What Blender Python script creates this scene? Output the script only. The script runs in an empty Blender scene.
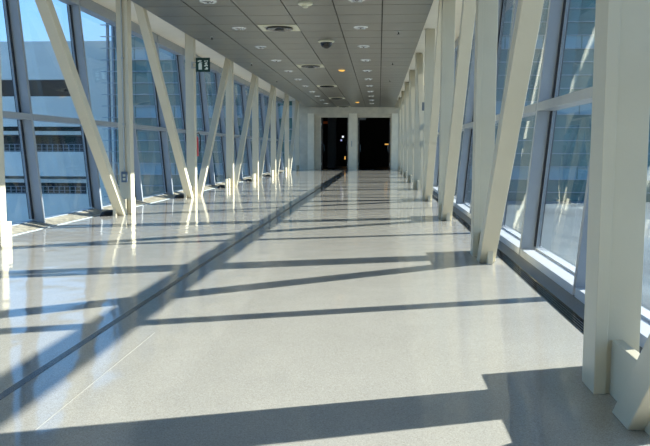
import bpy, math, random
from mathutils import Vector, Matrix
random.seed(4)
C = bpy.context.scene.collection
PI = math.pi

# ---------------------------------------------------------------- materials
def nodes(name):
    m = bpy.data.materials.new(name); m.use_nodes = True
    nt = m.node_tree; nt.nodes.clear()
    out = nt.nodes.new('ShaderNodeOutputMaterial')
    return m, nt, out

def mat(name, col, rough=.5, metal=0., var=.06, scale=8., bump=0., spec=.5, emit=None, es=0., bscale=None, coat=0.):
    """principled with a little procedural variation in colour"""
    m, nt, out = nodes(name)
    b = nt.nodes.new('ShaderNodeBsdfPrincipled')
    nt.links.new(b.outputs[0], out.inputs[0])
    tc = nt.nodes.new('ShaderNodeTexCoord')
    nz = nt.nodes.new('ShaderNodeTexNoise'); nz.inputs['Scale'].default_value = scale; nz.inputs['Detail'].default_value = 5
    nt.links.new(tc.outputs['Object'], nz.inputs['Vector'])
    r = nt.nodes.new('ShaderNodeValToRGB')
    r.color_ramp.elements[0].position = .3; r.color_ramp.elements[1].position = .7
    r.color_ramp.elements[0].color = tuple(c*(1-var) for c in col)+(1,)
    r.color_ramp.elements[1].color = tuple(min(1, c*(1+var)) for c in col)+(1,)
    nt.links.new(nz.outputs[0], r.inputs[0]); nt.links.new(r.outputs[0], b.inputs['Base Color'])
    b.inputs['Roughness'].default_value = rough; b.inputs['Metallic'].default_value = metal
    b.inputs['Specular IOR Level'].default_value = spec
    b.inputs['Coat Weight'].default_value = coat
    if bump:
        n2 = nt.nodes.new('ShaderNodeTexNoise'); n2.inputs['Scale'].default_value = bscale or scale*4
        nt.links.new(tc.outputs['Object'], n2.inputs['Vector'])
        bp = nt.nodes.new('ShaderNodeBump'); bp.inputs['Distance'].default_value = bump; bp.inputs['Strength'].default_value = 1
        nt.links.new(n2.outputs[0], bp.inputs['Height']); nt.links.new(bp.outputs[0], b.inputs['Normal'])
    if emit:
        b.inputs['Emission Color'].default_value = tuple(emit)+(1,); b.inputs['Emission Strength'].default_value = es
    return m

def floor_mat():
    m, nt, out = nodes('terrazzo')
    b = nt.nodes.new('ShaderNodeBsdfPrincipled'); nt.links.new(b.outputs[0], out.inputs[0])
    tc = nt.nodes.new('ShaderNodeTexCoord')
    # fine chips
    v = nt.nodes.new('ShaderNodeTexVoronoi'); v.inputs['Scale'].default_value = 260
    nt.links.new(tc.outputs['Object'], v.inputs['Vector'])
    sep = nt.nodes.new('ShaderNodeSeparateColor'); nt.links.new(v.outputs['Color'], sep.inputs[0])
    r = nt.nodes.new('ShaderNodeValToRGB'); cr = r.color_ramp
    cr.elements[0].position = 0; cr.elements[0].color = (.37, .34, .29, 1)
    cr.elements[1].position = 1; cr.elements[1].color = (.60, .56, .49, 1)
    e = cr.elements.new(.25); e.color = (.46, .43, .375, 1)
    e = cr.elements.new(.8); e.color = (.50, .47, .41, 1)
    nt.links.new(sep.outputs[0], r.inputs[0])
    # broad mottling
    n = nt.nodes.new('ShaderNodeTexNoise'); n.inputs['Scale'].default_value = 1.3; n.inputs['Detail'].default_value = 6
    nt.links.new(tc.outputs['Object'], n.inputs['Vector'])
    mr = nt.nodes.new('ShaderNodeMapRange'); mr.inputs['To Min'].default_value = .93; mr.inputs['To Max'].default_value = 1.07
    nt.links.new(n.outputs[0], mr.inputs['Value'])
    mx = nt.nodes.new('ShaderNodeVectorMath'); mx.operation = 'SCALE'
    nt.links.new(r.outputs[0], mx.inputs[0]); nt.links.new(mr.outputs[0], mx.inputs['Scale'])
    nt.links.new(mx.outputs[0], b.inputs['Base Color'])
    # polish: slightly uneven, wavy surface that makes reflections wander
    n2 = nt.nodes.new('ShaderNodeTexNoise'); n2.inputs['Scale'].default_value = 2.6; n2.inputs['Detail'].default_value = 1.0
    nt.links.new(tc.outputs['Object'], n2.inputs['Vector'])
    bp = nt.nodes.new('ShaderNodeBump'); bp.inputs['Distance'].default_value = .0045; bp.inputs['Strength'].default_value = 1
    nt.links.new(n2.outputs[0], bp.inputs['Height']); nt.links.new(bp.outputs[0], b.inputs['Normal'])
    b.inputs['Roughness'].default_value = .065
    b.inputs['Specular IOR Level'].default_value = .5
    return m

def glass_mat(name, tint, refl=1.0):
    m, nt, out = nodes(name)
    t = nt.nodes.new('ShaderNodeBsdfTransparent'); t.inputs[0].default_value = tuple(tint)+(1,)
    g = nt.nodes.new('ShaderNodeBsdfGlossy'); g.inputs['Roughness'].default_value = .015
    f = nt.nodes.new('ShaderNodeFresnel'); 
    gm = nt.nodes.new('ShaderNodeNewGeometry'); io = nt.nodes.new('ShaderNodeMapRange')
    io.inputs['To Min'].default_value = 1.45; io.inputs['To Max'].default_value = 1/1.45
    nt.links.new(gm.outputs['Backfacing'], io.inputs['Value']); nt.links.new(io.outputs[0], f.inputs['IOR'])
    k = nt.nodes.new('ShaderNodeMath'); k.operation = 'MULTIPLY'; k.inputs[1].default_value = refl
    nt.links.new(f.outputs[0], k.inputs[0])
    mx = nt.nodes.new('ShaderNodeMixShader')
    nt.links.new(k.outputs[0], mx.inputs[0]); nt.links.new(t.outputs[0], mx.inputs[1]); nt.links.new(g.outputs[0], mx.inputs[2])
    nt.links.new(mx.outputs[0], out.inputs[0])
    return m

M = dict(
    floor=floor_mat(),
    steel=mat('cream_painted_steel', (.66, .60, .45), .38, var=.03, scale=3, bump=.0006, bscale=40),
    mull=mat('pale_grey_aluminium', (.31, .34, .37), .35, var=.03, scale=5),
    sill=mat('white_sill', (.66, .68, .70), .35, var=.03),
    gasket=mat('black_gasket', (.012, .012, .014), .5),
    ceil=mat('grey_metal_ceiling_panel', (.175, .168, .135), .33, metal=.35, var=.07, scale=1.5),
    seam=mat('ceiling_shadow_gap', (.05, .05, .045), .8),
    soffit=mat('cream_soffit_board', (.90, .82, .66), .7, var=.03, scale=2),
    grille=mat('brushed_steel_grille', (.36, .34, .28), .3, metal=.8, var=.2, scale=20),
    polished=mat('dark_polished_steel', (.10, .095, .075), .12, metal=.9, var=.3, scale=10, bump=.002, bscale=6),
    pebbly=mat('mottled_cream_ledge', (.34, .30, .22), .5, var=.45, scale=14, bump=.01, bscale=30),
    ledge=mat('grey_stone_ledge', (.15, .155, .15), .4, var=.15, scale=60),
    trench=mat('black_trench', (.02, .02, .02), .6),
    joint=mat('dark_joint_strip', (.06, .07, .08), .25),
    brass=mat('light_joint_strip', (.47, .44, .39), .3),
    stone=mat('cream_stone_wall', (.58, .53, .41), .45, var=.1, scale=3),
    pier=mat('pale_stone_pier', (.84, .78, .61), .4, var=.06, scale=3),
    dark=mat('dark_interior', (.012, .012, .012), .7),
    doorm=mat('dark_bronze_door', (.03, .03, .03), .3),
    chrome=mat('chrome', (.6, .6, .6), .2, metal=1),
    white=mat('white_plastic', (.75, .73, .66), .4),
    cream=mat('cream_diffuser', (.62, .60, .45), .4),
    black=mat('black_plastic', (.01, .01, .01), .15),
    blackr=mat('black_rubber', (.012, .012, .013), .7),  # black paint for the shade on the grille beside the left columns
    ring=mat('white_trim_ring', (.75, .76, .74), .18),
    lens=mat('grey_lamp_reflector', (.14, .15, .16), .25, metal=.4),
    amber=mat('amber_lamp', (.9, .5, .1), .4, emit=(1., .5, .06), es=.55),
    warm=mat('warm_lamp_glass', (.9, .8, .6), .4, emit=(1., .85, .55), es=1.2),
    green=mat('dark_green_sign', (.004, .035, .022), .35),
    pict=mat('white_pictogram', (.75, .8, .7), .4),
    red=mat('red_paint', (.6, .03, .02), .3),
    galv=mat('galvanised_conduit', (.45, .45, .42), .35, metal=.5),
    box=mat('blue_grey_outlet_box', (.10, .14, .20), .4),
    concrete=mat('garage_concrete', (.86, .80, .68), .85, var=.06, scale=.6, bump=.01, bscale=3),
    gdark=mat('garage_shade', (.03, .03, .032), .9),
    rail=mat('galvanised_rail', (.22, .25, .28), .5),
    curtain=mat('teal_curtain_glass', (.065, .165, .14), .12, var=.25, scale=.35, spec=.9),
    spandrel=mat('pale_blue_spandrel', (.26, .40, .42), .3, var=.06, scale=1),
    fin=mat('white_metal_fin', (.38, .43, .44), .4),
    apron=mat('apron_concrete', (.42, .44, .45), .9, var=.1, scale=.1, bump=.02, bscale=1),
    podium=mat('podium_roof', (.17, .20, .20), .8, var=.35, scale=.25),
    glassL=glass_mat('window_glass', (.90, .94, .95), .9),
    led=mat('small_white_lamp', (.9, .9, .9), .4, emit=(.9, .95, 1.), es=.9),
    ledb=mat('small_blue_lamp', (.5, .5, .9), .4, emit=(.5, .55, 1.), es=.6),
    ledo=mat('small_orange_sign', (.9, .5, .1), .4, emit=(1., .5, .1), es=.7),
    ledr=mat('dim_orange_board', (.4, .1, .03), .4, emit=(.5, .13, .03), es=.05),
    dimcol=mat('dim_blue_column', (.06, .075, .09), .6),
)

# ---------------------------------------------------------------- mesh helpers
class MB:
    def __init__(s): s.v = []; s.f = []; s.m = []
    def add(s, vs, fs, mi=0):
        o = len(s.v); s.v += [tuple(p) for p in vs]; s.f += [tuple(i+o for i in f) for f in fs]; s.m += [mi]*len(fs); return s
    def hexa(s, p, mi=0):   # 8 points: bottom 4 (ccw), top 4
        return s.add(p, [(3, 2, 1, 0), (4, 5, 6, 7), (0, 1, 5, 4), (1, 2, 6, 5), (2, 3, 7, 6), (3, 0, 4, 7)], mi)
    def box(s, x0, x1, y0, y1, z0, z1, mi=0):
        return s.hexa([(x0, y0, z0), (x1, y0, z0), (x1, y1, z0), (x0, y1, z0), (x0, y0, z1), (x1, y0, z1), (x1, y1, z1), (x0, y1, z1)], mi)
    def lathe(s, prof, n=24, mi=0, c=(0, 0, 0), axis='Z'):
        vs = []; fs = []
        for (r, z) in prof:
            for k in range(n):
                a = 2*PI*k/n
                p = (r*math.cos(a), r*math.sin(a), z)
                if axis == 'Y': p = (p[0], p[2], p[1])
                vs.append((p[0]+c[0], p[1]+c[1], p[2]+c[2]))
        for i in range(len(prof)-1):
            for k in range(n):
                a, b2 = i*n+k, i*n+(k+1) % n
                fs.append((a, b2, b2+n, a+n))
        fs.append(tuple(reversed(range(n)))); fs.append(tuple(range((len(prof)-1)*n, len(prof)*n)))
        return s.add(vs, fs, mi)
    def tube(s, pts, r, n=8, mi=0):
        pts = [Vector(p) for p in pts]; vs = []; fs = []
        for i, p in enumerate(pts):
            d = (pts[min(i+1, len(pts)-1)]-pts[max(i-1, 0)]).normalized()
            u = d.orthogonal().normalized() if i == 0 else (u-d*u.dot(d)).normalized()
            w = d.cross(u)
            for k in range(n):
                a = 2*PI*k/n; vs.append(p+u*math.cos(a)*r+w*math.sin(a)*r)
        for i in range(len(pts)-1):
            for k in range(n):
                a, b2 = i*n+k, i*n+(k+1) % n
                fs.append((a, b2, b2+n, a+n))
        fs.append(tuple(reversed(range(n)))); fs.append(tuple(range((len(pts)-1)*n, len(pts)*n)))
        return s.add(vs, fs, mi)
    def build(s, name, mats, parent=None, bevel=0., smooth=False):
        me = bpy.data.meshes.new(name); me.from_pydata(s.v, [], s.f); me.update()
        if not isinstance(mats, (list, tuple)): mats = [mats]
        for m in mats: me.materials.append(m)
        for p, mi in zip(me.polygons, s.m): p.material_index = mi; p.use_smooth = smooth
        import bmesh
        bm = bmesh.new(); bm.from_mesh(me); bmesh.ops.recalc_face_normals(bm, faces=bm.faces); bm.to_mesh(me); bm.free()
        o = bpy.data.objects.new(name, me); C.objects.link(o)
        if parent: o.parent = parent
        if bevel:
            b = o.modifiers.new('bevel', 'BEVEL'); b.width = bevel; b.segments = 2; b.limit_method = 'ANGLE'
        if smooth:
            me.shade_auto_smooth = True if hasattr(me, 'shade_auto_smooth') else None
        return o

def auto(o):
    return o
MB_build = MB.build
def build(s, name, mats, parent=None, bevel=0., smooth=False):
    me = bpy.data.meshes.new(name); me.from_pydata(s.v, [], s.f); me.update()
    if not isinstance(mats, (list, tuple)): mats = [mats]
    for m in mats: me.materials.append(m)
    import bmesh
    for p, mi in zip(me.polygons, s.m): p.material_index = mi
    bm = bmesh.new(); bm.from_mesh(me); bmesh.ops.recalc_face_normals(bm, faces=bm.faces)
    if smooth:
        for f in bm.faces: f.smooth = True
        for e in bm.edges:
            if len(e.link_faces) == 2 and e.calc_face_angle(0) > .6: e.smooth = False
    bm.to_mesh(me); bm.free()
    o = bpy.data.objects.new(name, me); C.objects.link(o)
    if parent: o.parent = parent
    if bevel:
        b = o.modifiers.new('bevel', 'BEVEL'); b.width = bevel; b.segments = 2; b.limit_method = 'ANGLE'
    return o
MB.build = build

def empty(name, loc=(0, 0, 0), rz=0.):
    o = bpy.data.objects.new(name, None); C.objects.link(o); o.location = loc; o.rotation_euler = (0, 0, rz); return o
def tag(o, label, cat, group=None):
    o['label'] = label; o['category'] = cat
    if group: o['group'] = group
    return o
def struct(o): o['kind'] = 'structure'; return o
def copy_tree(o, parent=None):
    c = o.copy(); C.objects.link(c); c.parent = parent
    for ch in list(o.children): copy_tree(ch, c)
    return c

# ---------------------------------------------------------------- layout (metres; camera at x=0,y=0, corridor runs along +Y)
B = 4.47
YR = [3.53 + B*i for i in range(9)]           # right columns
BL = 4.56                                     # the left frames stand a touch further apart
YL = [8.22 + BL*i for i in range(8)]           # left columns
XRi, XRo = .98, 1.18                          # right column faces
XLi, XLo = -4.21, -4.41
ZS = 3.70                                     # outer soffit
ZC = 3.35                                     # dropped ceiling
YE = 41.2                                     # end wall
Y0 = -9.9                                     # rear end of the modelled corridor
TILT = .09
GR, GL = 1.66, -4.93                          # glass base (outer edge of fins)
FIN = .18

# floor slabs, trenches, ledges
struct(MB().box(-4.60, 1.24, Y0, YE+.05, -.25, 0).build('floor', M['floor']))
g = MB(); g.box(1.24, 1.34, Y0, YE, -.25, -.05, 1)
for k in range(5):
    x = 1.24+.1*(k+.5)/5
    g.box(x-.005, x+.005, Y0, YE, -.05, -.002, 0)
g.box(1.24, 1.246, Y0, YE, -.05, .004, 0); g.box(1.334, 1.34, Y0, YE, -.05, .004, 0)
struct(g.build('trim_1', [M['polished'], M['trench']]))
g = MB(); a, b = -4.62, -4.87
g.hexa([(b, Y0, -.25), (a, Y0, -.25), (a, YE, -.25), (b, YE, -.25), (b, Y0, .065), (a, Y0, .004), (a, YE, .004), (b, YE, .065)], 0)
g.box(-4.622, -4.60, Y0, YE, -.25, .008, 1)
struct(g.build('trim_2', [M['pebbly'], M['fin']]))
struct(MB().box(1.34, 1.80, Y0, YE, -.25, .0).build('trim_3', M['ledge']))
struct(MB().box(-5.09, -4.87, Y0, YE, -.25, .0).build('trim_4', M['ledge']))
# joint strips let into the floor
struct(MB().box(-1.69, -1.645, Y0, YE-.02, -.01, .0015).build('trim_5', M['joint']))
struct(MB().box(-1.334, -1.332, 2.8, 4.4, -.01, .001).build('trim_6', M['brass']))

# roof slab + soffit
struct(MB().box(-5.35, 2.06, Y0, YE+.3, ZS, ZS+.08).build('ceiling_soffit', M['soffit']))
struct(MB().box(-5.75, 2.45, Y0, YE+.3, ZS+.08, ZS+.45).build('roof', M['mull']))

# dropped ceiling: real panels with open joints under a dark backing
xs = [-3.80, -3.03, -2.27, -1.515, -.73, .03, .80]
dy = 2.6/3
cb = MB()
y = 12.17-dy*24
ys = []
while y < YE: ys.append(y); y += dy
g = .013
for i in range(len(xs)-1):
    for j in range(len(ys)):
        y0 = ys[j]; y1 = ys[j+1] if j+1 < len(ys) else YE
        if y1-y0 < .05: continue
        gx = .009
        cb.box(xs[i]+(gx if i else 0), xs[i+1]-(gx if i < 5 else 0), y0+g*.7, y1-g*.7, ZC, ZC+.025, 0)
cb.box(xs[0]+.02, xs[-1]-.02, ys[0], YE, ZC+.025, ZC+.05, 1)
cb.box(xs[0], xs[0]+.02, ys[0], YE, ZC+.025, ZC+.08, 0); cb.box(xs[-1]-.02, xs[-1], ys[0], YE, ZC+.025, ZC+.08, 0)
struct(cb.build('ceiling', [M['ceil'], M['seam']]))

# unseen wall added behind the photographer, closes the open end against sky light
struct(MB().box(-5.6, 2.4, Y0-.2, Y0, -.25, ZS+.1).build('wall_rear', M['soffit']))

# ---------------------------------------------------------------- windows: one unit per half bay, fins, transom, sill, head, two panes
def side_x(s, off, z):         # s=+1 right, -1 left; off measured inward from the glass plane
    base = GR if s > 0 else GL
    return base + s*(TILT*z) - s*off
def slab(mb, s, off0, off1, y0, y1, z0, z1, mi=0):
    """box that follows the outward lean of the glazing; off0<off1 measured inwards"""
    p = []
    for z in (z0, z1):
        a, b = side_x(s, off0, z), side_x(s, off1, z)
        p += [(a, y0, z), (b, y0, z), (b, y1, z), (a, y1, z)]
    mb.hexa(p, mi)
def make_window(s):
    w = (B if s > 0 else BL)/2
    root = empty('window_1')
    m = MB(); slab(m, s, .015, FIN, -.034, .034, .07 if s > 0 else .0, ZS-.01); m.build('fin', M['mull'], root, bevel=.003)
    m = MB()
    for yy in (-.052, .052):
        slab(m, s, .012, .05, yy-.012, yy+.012, .10, 3.5)
    slab(m, s, -.012, .014, -.07, .07, .10, 3.5)
    m.build('gasket', M['gasket'], root)
    m = MB()
    for yy in (-.068, .068):
        slab(m, s, .0, .03, yy-.006, yy+.006, .10, 3.5)
    m.build('glazing_bead', M['mull'], root)
    m = MB(); slab(m, s, .0, FIN+.004, .035, w-.035, 1.50, 1.585); m.build('transom', M['mull'], root, bevel=.003)
    m = MB(); slab(m, s, .0, FIN+.01, .035, w-.035, 3.50, ZS-.002); m.build('head_beam', M['mull'], root, bevel=.004)
    m = MB()
    if s > 0: slab(m, s, -.06, FIN, .034, w-.034, .0, .07); slab(m, s, -.06, .03, .034, w-.034, .07, .085)
    else: slab(m, s, -.06, .055, .034, w-.034, .0, .075)
    m.build('sill', M['sill'] if s > 0 else M['mull'], root, bevel=.003)
    for z0, z1 in ((.085, 1.50), (1.585, 3.50)):
        m = MB(); slab(m, s, .018, .028, .05, w-.05, z0-.01, z1+.01); m.build('glass_pane', M['glassL'], root)
    return root
n = 0
for s, yc in ((1, YR[0]+.04), (-1, YL[0])):
    proto = make_window(s); first = True
    hb = (B if s > 0 else BL)/2
    k0 = math.ceil((Y0-yc)/hb)
    k = k0
    while yc+k*hb+hb < YE+1.2:
        n += 1
        o = proto if first else copy_tree(proto)
        first = False
        o.name = 'window_%d' % n
        o.location = (0, yc+k*hb, 0); struct(o)
        k += 1

# ---------------------------------------------------------------- columns and diagonal braces
def make_column():
    # origin at the centre of the foot; +X is the inner (corridor) side
    root = empty('steel_column')
    m = MB(); m.box(-.1, .045, -.086, .086, 0, ZS-.002); m.build('web', M['steel'], root, bevel=.003)
    m = MB(); m.box(.045, .1, -.1, .1, 0, ZS-.002); m.build('flange', M['steel'], root, bevel=.003)
    for sy in (-1, 1):
        a, b = (-.66, -.087) if sy < 0 else (.087, .36)
        m = MB(); m.box(-.026, .026, a, b, 0, .25); m.build('gusset_plate', M['steel'], root, bevel=.004)
    return root
ordn = ['nearest', 'second', 'third', 'fourth', 'fifth', 'sixth', 'seventh', 'eighth', 'ninth']
fromdoor = ['last', 'second to last', 'third from last']
col0 = make_column(); used = False
def place_col(x, y, inner, label, grp):
    global used
    o = col0 if not used else copy_tree(col0); used = True
    o.location = (x, y, 0); o.scale = (1 if inner > 0 else -1, 1, 1)
    tag(o, label, 'column', grp); return o
for i, y in enumerate(YR):
    lab = {0: 'broad cream steel column at the right edge of the photo, closest to the camera',
           8: 'right-hand cream steel column beside the right doorway at the far wall',
           3: 'fourth cream steel column on the right, with small grey box on it'}.get(
        i, '%s cream steel column along the right windows, counted from the camera' % ordn[i])
    place_col((XRi+XRo)/2, y, -1, lab, 'steel columns along the right windows')
lcols = []
for i, y in enumerate(YL):
    lab = {0: 'cream steel column cut off by the left edge of the photo',
           1: 'cream steel column on the left carrying a conduit and outlet box',
           2: 'cream steel column on the left under the green extinguisher sign',
           7: 'left-hand cream steel column beside the left doorway at the far wall'}.get(
        i, '%s cream steel column past the extinguisher sign along the left windows' % ordn[i-2].replace('nearest', 'next').replace('third', 'third'))
    if i == 3: lab = 'cream steel column on the left, next one past the green extinguisher sign'
    lcols.append(place_col((XLi+XLo)/2, y, 1, lab, 'steel columns along the left windows'))

def brace(x, yf, yt, label, grp):
    """square hollow diagonal from the foot at yf to the head of the column at yt"""
    d = 1 if yt > yf else -1
    root = tag(empty('diagonal_brace', (x, yf, 0)), label, 'brace', grp)
    L = (yt-yf)-d*(.68 if d < 0 else .3)
    top = ZS-.004
    hw = .076
    slope = L/top
    wy = hw*math.sqrt(1+slope*slope)
    def q(z, e):
        c = slope*z
        return c+e*wy
    m = MB()
    m.hexa([(-hw, q(0, -1), 0), (hw, q(0, -1), 0), (hw, q(0, 1), 0), (-hw, q(0, 1), 0),
            (-hw, q(top, -1), top), (hw, q(top, -1), top), (hw, q(top, 1), top), (-hw, q(top, 1), top)])
    m.build('tube', M['steel'], root, bevel=.006)
    return root
xr, xl = XRi+.085, XLi-.05
GRr, GLl = 'diagonal braces along the right windows', 'diagonal braces along the left windows'
brace(xr, YR[0]-.44, YR[0]-B, 'thick cream diagonal brace in the bottom right corner, beside the closest column', GRr)
brace(xr, YR[1]-.44, YR[0], 'cream diagonal brace leaning toward the camera from the foot of the second right column', GRr)
brace(xr, YR[2]-.44, YR[1], 'cream diagonal brace leaning toward the camera from the foot of the third right column', GRr)
brace(xr, YR[3]-.44, YR[2], 'cream diagonal brace leaning toward the camera from the foot of the fourth right column', GRr)
for i in range(3, 8):
    brace(xr, YR[i]+.46, YR[i+1], 'cream diagonal brace leaning away from the foot of the %s right column' % ordn[i], GRr)
brace(xl, YL[1]-.44, YL[0], 'wide cream diagonal brace crossing the large windows at the far left', GLl)
brace(xl, YL[2]-.44, YL[1], 'cream diagonal brace left of the sign column, leaning back toward the camera', GLl)
for i in range(2, 7):
    lab = 'cream diagonal brace rising away from the foot of the sign column' if i == 2 else \
        'cream diagonal brace rising away from the %s left column past the sign column' % {3: 'first', 4: 'second', 5: 'third', 6: 'fourth'}[i]
    brace(xl, YL[i]+.46, YL[i+1], lab, GLl)

# ---------------------------------------------------------------- fittings on the columns
def outlet(xc, yc):
    r = tag(empty('conduit_outlet', (xc, yc, 0)), 'thin grey conduit with dark outlet box on the left column', 'outlet')
    m = MB(); m.tube([(0, -.016, .69), (0, -.016, ZS-.02)], .013, 10); m.build('conduit', M['galv'], r, smooth=True)
    m = MB(); m.box(-.05, .05, -.055, -.001, .53, .71); m.build('outlet_box', M['box'], r, bevel=.004)
    for z in (.575, .64):
        m = MB(); m.box(-.022, .022, -.061, -.054, z-.012, z+.028); m.build('socket', M['cream'], r, bevel=.002)
    for z in (1.5, 2.6):
        m = MB(); m.box(-.03, .03, -.006, -.001, z, z+.025); m.box(-.017, .017, -.031, -.001, z, z+.025); m.build('clamp', M['galv'], r)
outlet((XLi+XLo)/2, YL[1]-.086)
# junction box on right column 4
r = tag(MB().box(XRi-.05, XRi-.001, YR[3]-.08, YR[3]+.02, 1.95, 2.13).build('call_box', M['rail'], bevel=.004),
        'small grey box mounted high on the inner face of a right column', 'box')
# extinguisher sign
sx0, sx1, sz0, sz1, sy = -4.145, -3.82, 2.83, 3.145, YL[2]-.17
sg = tag(empty('extinguisher_sign', (sx0, sy, sz0)), 'dark green fire extinguisher sign projecting from the left column', 'sign')
W_, H_ = sx1-sx0, sz1-sz0
MB().box(0, W_, -.012, .012, 0, H_).build('panel', M['green'], sg, bevel=.002)
MB().box(-.11, .03, .013, .03, .08, .11).box(-.11, .03, .013, .03, .2, .23).box(-.11, -.08, .03, .07, .08, .23).build('bracket', M['galv'], sg)
def poly(pts, d=.003, y=-.012):
    m = MB(); n_ = len(pts)
    m.add([(x*W_, y-d, z*H_) for x, z in pts]+[(x*W_, y, z*H_) for x, z in pts],
          [tuple(range(n_)), tuple(reversed(range(n_, 2*n_)))]+[(i, (i+1) % n_, n_+(i+1) % n_, n_+i) for i in range(n_)])
    return m
ex = MB()
for pts in ([(.20, .16), (.44, .16), (.44, .56), (.38, .64), (.26, .64), (.20, .56)],
            [(.28, .66), (.36, .66), (.36, .74), (.28, .74)],
            [(.16, .70), (.28, .76), (.42, .76), (.42, .81), (.26, .82), (.14, .76)],
            [(.38, .66), (.46, .62), (.47, .66), (.39, .71)]):
    p = poly(pts); ex.add(p.v, p.f)
ex.build('extinguisher_symbol', M['pict'], sg)
fl = MB()
for pts in ([(.60, .20), (.70, .16), (.84, .16), (.88, .26), (.78, .34), (.70, .34), (.74, .26)],
            [(.58, .40), (.68, .36), (.72, .44), (.84, .38), (.86, .48), (.76, .54), (.66, .50)],
            [(.62, .58), (.72, .54), (.84, .60), (.80, .68), (.70, .66)],
            [(.60, .74), (.66, .70), (.72, .76), (.66, .82)], [(.76, .74), (.84, .72), (.86, .80), (.78, .80)]):
    p = poly(pts); fl.add(p.v, p.f)
fl.build('flame_symbol', M['pict'], sg)
# extinguisher hung on the far side of the sign column
fx, fy = XLi-.045, YL[2]+.19
fe = tag(empty('fire_extinguisher', (fx, fy, .93)), 'red fire extinguisher with black hose hung behind the left sign column', 'fire extinguisher')
MB().lathe([(.05, 0), (.062, .01), (.062, .40), (.055, .44), (.025, .47), (.02, .50)], 20).build('cylinder', M['red'], fe, smooth=True)
MB().box(-.015, .015, -.05, .05, .50, .52).box(-.012, .012, -.06, .04, .535, .55).lathe([(.018, .49), (.018, .53)], 12).build('valve', M['black'], fe)
MB().tube([(.0, .02, .51), (.06, .03, .54), (.10, .03, .46), (.105, .03, .30), (.095, .02, .16), (.08, .01, .10)], .013, 8).build('hose', M['black'], fe, smooth=True)
MB().box(-.08, -.06, -.03, .03, .2, .26).box(-.12, -.06, -.1, -.075, .2, .26).box(-.08, -.06, -.1, -.03, .2, .26).build('bracket', M['black'], fe)

# black lumps added to stand in for the shaded grille by the left columns
cap0 = None
for i, y in enumerate(YL[1:6]):
    if cap0 is None:
        m = MB()
        pr = [(.10, 0), (.10, .03), (.075, .06), (.03, .07), (.0, .07)]
        m.add([], [])
        n_ = 18; vs = []; fs = []
        for (rr, zz) in [(1, 0), (1, .35), (.8, .8), (.4, 1), (.05, 1)]:
            for k in range(n_):
                a = 2*PI*k/n_; vs.append((.10*rr*math.cos(a), .33*rr*math.sin(a), .075*zz))
        for q_ in range(4):
            for k in range(n_):
                a, b2 = q_*n_+k, q_*n_+(k+1) % n_; fs.append((a, b2, b2+n_, a+n_))
        fs.append(tuple(reversed(range(n_)))); fs.append(tuple(range(4*n_, 5*n_)))
        m.add(vs, fs); cap0 = m.build('rubber_cover', M['blackr'], smooth=True); o = cap0
    else:
        o = cap0.copy(); C.objects.link(o)
    o.location = (-4.48, y-.42, 0)
    lab = ['low black rubber lump on the floor behind the outlet column foot', 'low black rubber lump on the floor by the sign column foot',
           'low black rubber lump by the first left column past the sign', 'low black rubber lump by the second left column past the sign',
           'low black rubber lump by the third left column past the sign'][i]
    tag(o, lab, 'rubber cover', 'black lumps at the left column feet')

# ---------------------------------------------------------------- ceiling fittings
def downlight():
    r = empty('downlight')
    MB().lathe([(.085, 0), (.085, -.012), (.10, -.018), (.128, -.012), (.135, 0)], 32).build('trim_ring', M['ring'], r, smooth=True)
    m = MB(); m.lathe([(.083, -.001), (.083, -.014), (.05, -.024), (.012, -.026)], 24); m.build('reflector', M['lens'], r, smooth=True)
    for k in range(4):
        m = MB()
        a = PI/4+k*PI/2; c, s_ = math.cos(a), math.sin(a)
        m.tube([(.03*c, .03*s_, -.026), (.11*c, .11*s_, -.022)], .005, 6)
        m.build('cross_bar', M['ring'], r)
    return r
d0 = downlight(); first = True
order = ['nearest', 'second', 'third', 'fourth', 'fifth', 'sixth', 'seventh', 'eighth', 'ninth', 'tenth', 'eleventh']
for xx, row in ((-2.63, 'left'), (-.36, 'right')):
    for k in range(11):
        yy = 11.74+2.6*k
        if yy > YE-.5: continue
        o = d0 if first else copy_tree(d0); first = False
        o.location = (xx, yy, ZC)
        tag(o, '%s round white-rimmed downlight in the %s row of the ceiling, counted from the camera' % (order[k], row), 'ceiling light', 'downlights in the ceiling')
def vent():
    r = empty('air_diffuser')
    m = MB(); a, b_ = .36, .27
    m.box(-a, a, -a, -b_, -.012, 0); m.box(-a, a, b_, a, -.012, 0); m.box(-a, -b_, -b_, b_, -.012, 0); m.box(b_, a, -b_, b_, -.012, 0)
    m.build('frame', M['cream'], r, bevel=.003)
    MB().box(-b_+.001, b_-.001, -b_+.001, b_-.001, -.004, -.0005).build('backing', M['cream'], r)
    m = MB()
    m.lathe([(.10, -.006), (.25, -.010), (.255, -.03), (.245, -.036), (.11, -.02)], 32); m.build('dark_ring', M['black'], r, smooth=True)
    m = MB(); m.lathe([(.02, -.03), (.09, -.034), (.10, -.048), (.05, -.055), (.005, -.055)], 24); m.build('core', M['seam'], r, smooth=True)
    return r
v0 = vent()
for k in range(5):
    o = v0 if k == 0 else copy_tree(v0)
    o.location = (-1.87, min(14.33+6.5*k, YE-.7), ZC)
    tag(o, '%s square cream air diffuser with dark round centre, counted from the camera' % order[k], 'air vent', 'square air diffusers in the ceiling')
# dome camera
dc = tag(empty('dome_camera', (-1.12, 16.1, ZC)), 'black dome security camera on the grey ceiling', 'camera')
MB().lathe([(.06, 0), (.17, 0), (.175, -.02), (.15, -.035), (.06, -.036)], 32).build('base_ring', M['cream'], dc, smooth=True)
MB().lathe([(.125, -.036)]+[(.125*math.cos(a*PI/16), -.036-.125*math.sin(a*PI/16)) for a in range(1, 8)], 28).build('dome', M['black'], dc, smooth=True)
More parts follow.
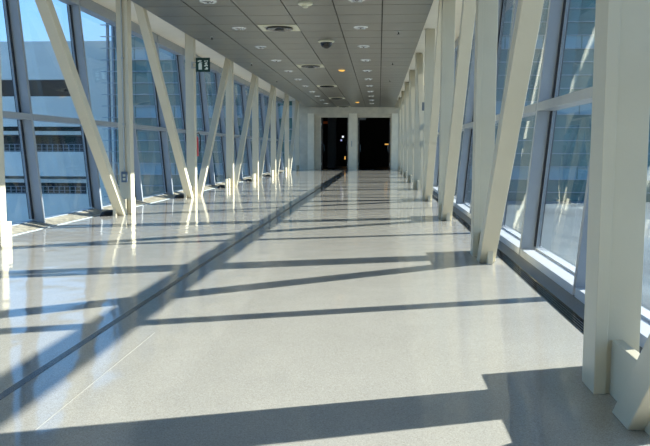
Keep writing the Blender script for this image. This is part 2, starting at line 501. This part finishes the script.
# smoke detector
sd = tag(empty('smoke_detector', (-1.16, 11.95, ZC)), 'cream smoke detector on the ceiling at the top of the photo', 'smoke detector')
MB().lathe([(.02, 0), (.115, 0), (.115, -.025), (.09, -.04), (.05, -.042)], 28).build('base_ring', M['cream'], sd, smooth=True)
MB().lathe([(.05, -.042), (.045, -.07), (.02, -.08), (.005, -.08)], 20).build('sensor_cap', M['cream'], sd, smooth=True)
# sprinklers
def sprinkler():
    r = empty('sprinkler')
    MB().lathe([(.01, 0), (.035, 0), (.03, -.012), (.012, -.014)], 16).build('escutcheon', M['galv'], r, smooth=True)
    MB().tube([(0, 0, -.01), (0, 0, -.05)], .011, 8).build('stem', M['black'], r)
    MB().lathe([(.004, -.048), (.028, -.05), (.028, -.054), (.004, -.056)], 12).build('deflector', M['black'], r)
    return r
s0 = sprinkler(); first = True
spots = [(-3.38, 15.4), (-3.38, 20.2), (-3.38, 25.2), (.35, 14.9), (.33, 20.2), (.33, 25.2)]
for i, (xx, yy) in enumerate(spots):
    o = s0 if first else copy_tree(s0); first = False
    o.location = (xx, yy, ZC)
    tag(o, '%s small dark sprinkler head near the %s edge of the ceiling, counted from the camera' % (order[i % 3], 'left' if i < 3 else 'right'), 'sprinkler', 'sprinkler heads in the ceiling')
# amber lamps
for i, (xx, yy) in enumerate(((-1.08, 21.9), (-1.05, 36.6))):
    a = tag(empty('amber_lamp', (xx, yy, ZC)), ['small amber lamp glowing on the ceiling beyond the dome camera', 'small amber lamp glowing on the ceiling just before the doorways'][i],
            'ceiling light', 'amber lamps in the ceiling')
    MB().lathe([(.06, 0), (.11, 0), (.11, -.01), (.06, -.012)], 20).build('trim_ring', M['cream'], a, smooth=True)
    MB().lathe([(.01, -.008), (.09, -.008), (.085, -.03), (.04, -.045), (.01, -.045)], 20).build('lens', M['amber'], a, smooth=True)

# ---------------------------------------------------------------- end wall with two dark doorways
xw0, xw1 = -4.7, 1.75
zt = 2.90
o1, o2, o3, o4 = -3.14, -1.63, -1.19, .65
w = MB()
w.box(xw0, o1-.34, YE, YE+.35, -.05, ZS, 0)
w.box(o2+.0, o3, YE, YE+.35, -.05, ZS, 0)
w.box(o4, xw1, YE, YE+.35, -.05, ZS, 0)
w.box(o1-.34, o2, YE, YE+.35, zt, ZS, 0); w.box(o3, o4, YE, YE+.35, zt, ZS, 0)
struct(w.build('wall_end', M['stone']))
# piers and lintel standing proud
for i, (a, b) in enumerate(((-3.85, -3.50), (-1.62, -1.20), (.66, 1.0))):
    struct(MB().box(a, b, YE-.10, YE, 0, zt+.12).build('trim_%d' % (7+i), M['pier'], bevel=.006))
struct(MB().box(-4.3, 1.3, YE-.14, YE, zt+.12, ZC-.002).build('trim_10', M['stone'], bevel=.004))
for i, (a, b) in enumerate(((o1-.34, o2), (o3, o4))):
    d = struct(empty('door_%d' % (i+1)))
    m = MB(); m.box(a, a+.05, YE+.05, YE+.3, 0, zt); m.box(b-.05, b, YE+.05, YE+.3, 0, zt); m.box(a+.05, b-.05, YE+.05, YE+.3, zt-.09, zt)
    m.build('door_frame', M['stone'], d, bevel=.003)
    if i == 0:
        MB().box(a+.05, a+.34, YE+.12, YE+.17, 0, zt-.09).build('side_panel', M['stone'], d)
        le = a+.34
    else: le = a+.05
    for x, e in ((le, 1), (b-.05, -1)):      # leaves folded open into the dark lobby
        x0, x1 = sorted((x+e*.01, x+e*.055))
        lf = MB().box(x0, x1, YE+.3, YE+1.05, .01, zt-.1).build('door_leaf', M['doorm'], d, bevel=.003)
        x0, x1 = sorted((x+e*.06, x+e*.11))
        MB().tube([(x+e*.055, YE+.95, 1.0), (x+e*.10, YE+.95, 1.0), (x+e*.10, YE+.95, 1.35), (x+e*.055, YE+.95, 1.35)], .012, 8).build('pull_handle', M['chrome'], lf)
        for z in (.25, 1.4, 2.4):
            MB().lathe([(.014, z), (.014, z+.12)], 8, c=(x+e*.012, YE+.295, 0)).build('hinge', M['chrome'], lf)
# dark lobby
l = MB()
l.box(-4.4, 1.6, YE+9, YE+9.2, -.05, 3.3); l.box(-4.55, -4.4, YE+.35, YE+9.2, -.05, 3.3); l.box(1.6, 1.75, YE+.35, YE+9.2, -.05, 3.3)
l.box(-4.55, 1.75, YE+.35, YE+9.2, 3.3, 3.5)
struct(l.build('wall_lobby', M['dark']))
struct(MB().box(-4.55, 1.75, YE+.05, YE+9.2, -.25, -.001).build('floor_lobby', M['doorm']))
tag(MB().box(-3.05, -2.55, YE+4, YE+4.5, 0, 3.29).build('lobby_column', M['dimcol'], bevel=.01), 'dim blue-grey column inside the dark left doorway', 'column')
def lamp(x, y, z, w_, h_, m, label, cat):
    o = empty('indicator_lamp', (x, y, z)); tag(o, label, cat, None)
    MB().box(-w_/2-.02, w_/2+.02, 0, .05, -h_/2-.02, h_/2+.02).build('housing', M['black'], o)
    MB().box(-w_/2, w_/2, -.01, -.001, -h_/2, h_/2).build('lens', m, o)
    return o
YB = YE+8.9
def at(px, py, Y):
    return ((px-379)*Y/760., 1.1-(py-149.5)*Y/760.)
for px, py, ww, hh, m, lab in ((343, 137, .11, .11, 'led', 'tiny white lamp inside the dark left doorway'),
                               (341.5, 140.5, .1, .1, 'ledb', 'tiny bluish lamp just below the white one in the left doorway'),
                               (345.3, 158, .07, .2, 'ledo', 'tiny orange lamp low down inside the left doorway'),
                               (386.5, 144.3, .24, .07, 'ledo', 'small glowing orange bar inside the dark right doorway')):
    x, z = at(px, py, YB); o = lamp(x, YB, z, ww, hh, M[m], lab, 'lamp')
x, z = at(327, 123, YB)
o = lamp(x, YB, z, .55, .16, M['ledr'], 'dim orange board high inside the left doorway', 'sign'); o.name = 'orange_board'
x, z = at(362.5, 119.5, YE+1)
o = tag(MB().box(x-.18, x+.18, YE+1, YE+1.05, z-.06, z+.09).build('hanging_sign', M['rail']), 'small pale sign hanging at the top of the right doorway', 'sign')
tag(MB().box(o3+.0-.30, o3-.26, YE-.135, YE-.101, 1.25, 1.55).build('card_reader', M['fin'], bevel=.004), 'slim pale card reader on the pier between the doorways', 'card reader')

# ---------------------------------------------------------------- outside
struct(MB().box(-300, 300, -150, 400, -6.4, -6).build('ground', M['apron']))
struct(MB().box(2.9, 60, -30, 45.6, -2.3, -1.9).build('ground_podium', M['podium']))
struct(MB().box(-5.5, 2.2, Y0, YE+.3, -.9, -.25).build('floor_deck', M['mull']))

# parking garage, left, behind
ga = tag(empty('parking_garage', (-40, 60, -6)), 'pale concrete parking garage beyond the left windows', 'building')
def gp(name, m, x0, x1, y0, y1, z0, z1):
    return MB().box(x0+40, x1+40, y0-60, y1-60, z0+6, z1+6).build(name, m, ga)
X0g, X1g = -75, -20.5
for z0, z1 in ((6.6, 9.6), (2.85, 5.25), (-1.15, .82), (-6, -2.6)):
    gp('spandrel', M['concrete'], X0g, X1g, 60, 60.5, z0, z1)
gp('end_wall', M['concrete'], -23.6, X1g, 60.02, 84, -6, 9.58)
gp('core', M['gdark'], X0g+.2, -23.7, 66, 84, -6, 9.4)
gp('parapet_wall', M['concrete'], X0g, X1g, 83, 83.5, 9.4, 10.3)
for z in (5.0, 2.5, -1.4): gp('deck_slab', M['concrete'], X0g+.2, -23.7, 60.5, 66, z-.3, z)
for z in (.82, -2.6):
    m = MB()
    zz = z+6
    x = X0g
    while x < -23.7:
        m.box(x+40, x+40.06, .1, .16, zz, zz+.62); x += .45
    for h_ in (.05, .28, .58): m.box(X0g+40, -23.7+40, .08, .18, zz+h_, zz+h_+.05)
    m.build('railing', M['rail'], ga)
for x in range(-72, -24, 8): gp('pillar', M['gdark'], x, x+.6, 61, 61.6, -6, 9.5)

# glazed terminal, both sides of the corridor
def terminal(x0, x1, yf, label, fins=0, k_=1.):
    zz_ = lambda z: 1.1+(z-1.1)*k_
    t = tag(empty('terminal_building', (0, yf, -6)), label, 'building')
    def P(name, m, b): return MB().box(b[0], b[1], b[2]-yf, b[3]-yf, b[4]+6, b[5]+6).build(name, m, t)
    P('body', M['curtain'], (x0, x1, yf, yf+20, -6, 22))
    rows = [zz_(6.6-.63*k) for k in range(-24, 18)]
    sp = MB()
    for k in range(-5, 4):
        z = 6.6-3.15*k
        if z > -4: sp.box(x0+.05, x1-.05, -.03, -.001, zz_(z-.63)+6, zz_(z)+6)
    sp.build('spandrel_bands', M['spandrel'], t)
    f = MB()
    for z in rows: f.box(x0-fins, x1, -.16, -.031, z-.02+6, z+.02+6)
    f.build('sunshade_fins', M['fin'], t)
    p = MB(); x = x0+1.1
    while x < x1: p.box(x-.03, x+.03, -.06, -.002, 0, 28); x += 2.2
    p.build('vertical_mullions', M['curtain'], t)
    if fins:
        p = MB()
        for xx in (x0-.12, x0-.42): p.box(xx-.05, xx+.05, -.03, .2, 0, 28)
        p.build('corner_posts', M['rail'], t)
    P('parapet', M['fin'], (x0-.1, x1+.1, yf-.1, yf+20, 22, 22.5))
terminal(-14.6, -4.6, 41.75, 'dark teal glass terminal facade beyond the left windows', .75)
terminal(1.8, 17.2, 46, 'teal glass terminal facade seen through the right windows', 0, 1.21)

# ---------------------------------------------------------------- light
sun = bpy.data.lights.new('sun', 'SUN'); so = bpy.data.objects.new('sun', sun); C.objects.link(so)
sun.energy = 10.6; sun.angle = .0093; sun.color = (1, .955, .88)
so.rotation_euler = Vector((2.18, .78, 1)).to_track_quat('Z', 'Y').to_euler()
w = bpy.data.worlds.new('world'); bpy.context.scene.world = w; w.use_nodes = True
nt = w.node_tree; nt.nodes.clear()
out = nt.nodes.new('ShaderNodeOutputWorld'); bg = nt.nodes.new('ShaderNodeBackground')
tc = nt.nodes.new('ShaderNodeTexCoord'); sx = nt.nodes.new('ShaderNodeSeparateXYZ'); rp = nt.nodes.new('ShaderNodeValToRGB')
nt.links.new(tc.outputs['Generated'], sx.inputs[0]); nt.links.new(sx.outputs['Z'], rp.inputs[0]); nt.links.new(rp.outputs[0], bg.inputs[0])
e = rp.color_ramp.elements
e[0].position = 0.; e[0].color = (.44, .61, .76, 1); e[1].position = 1.; e[1].color = (.07, .20, .50, 1)
k = e.new(.16); k.color = (.235, .50, .90, 1)
k = e.new(.45); k.color = (.13, .36, .78, 1)
bg.inputs[1].default_value = 1.4
nt.links.new(bg.outputs[0], out.inputs[0])

# ---------------------------------------------------------------- camera
f = 760.; VP = (379, 149.5); roll = .0103
yv = Vector((VP[0]-325, 223-VP[1], -f)).normalized()
zv = Vector((roll, 1, 0)); zv = (zv-yv*zv.dot(yv)).normalized()
xv = yv.cross(zv)
R = Matrix((xv, yv, zv))            # rows = world axes in camera space -> maps camera vectors to world
cam = bpy.data.cameras.new('camera'); co = bpy.data.objects.new('camera', cam); C.objects.link(co)
co.matrix_world = Matrix.Translation((0, 0, 1.1)) @ R.to_4x4()
cam.sensor_fit = 'HORIZONTAL'; cam.sensor_width = 36; cam.lens = 36*f/650.
cam.clip_start = .05; cam.clip_end = 2000
sc = bpy.context.scene; sc.camera = co
vs = sc.view_settings
vs.view_transform = 'Standard'; vs.look = 'None'; vs.gamma = 1; vs.use_curve_mapping = False; vs.exposure = .5
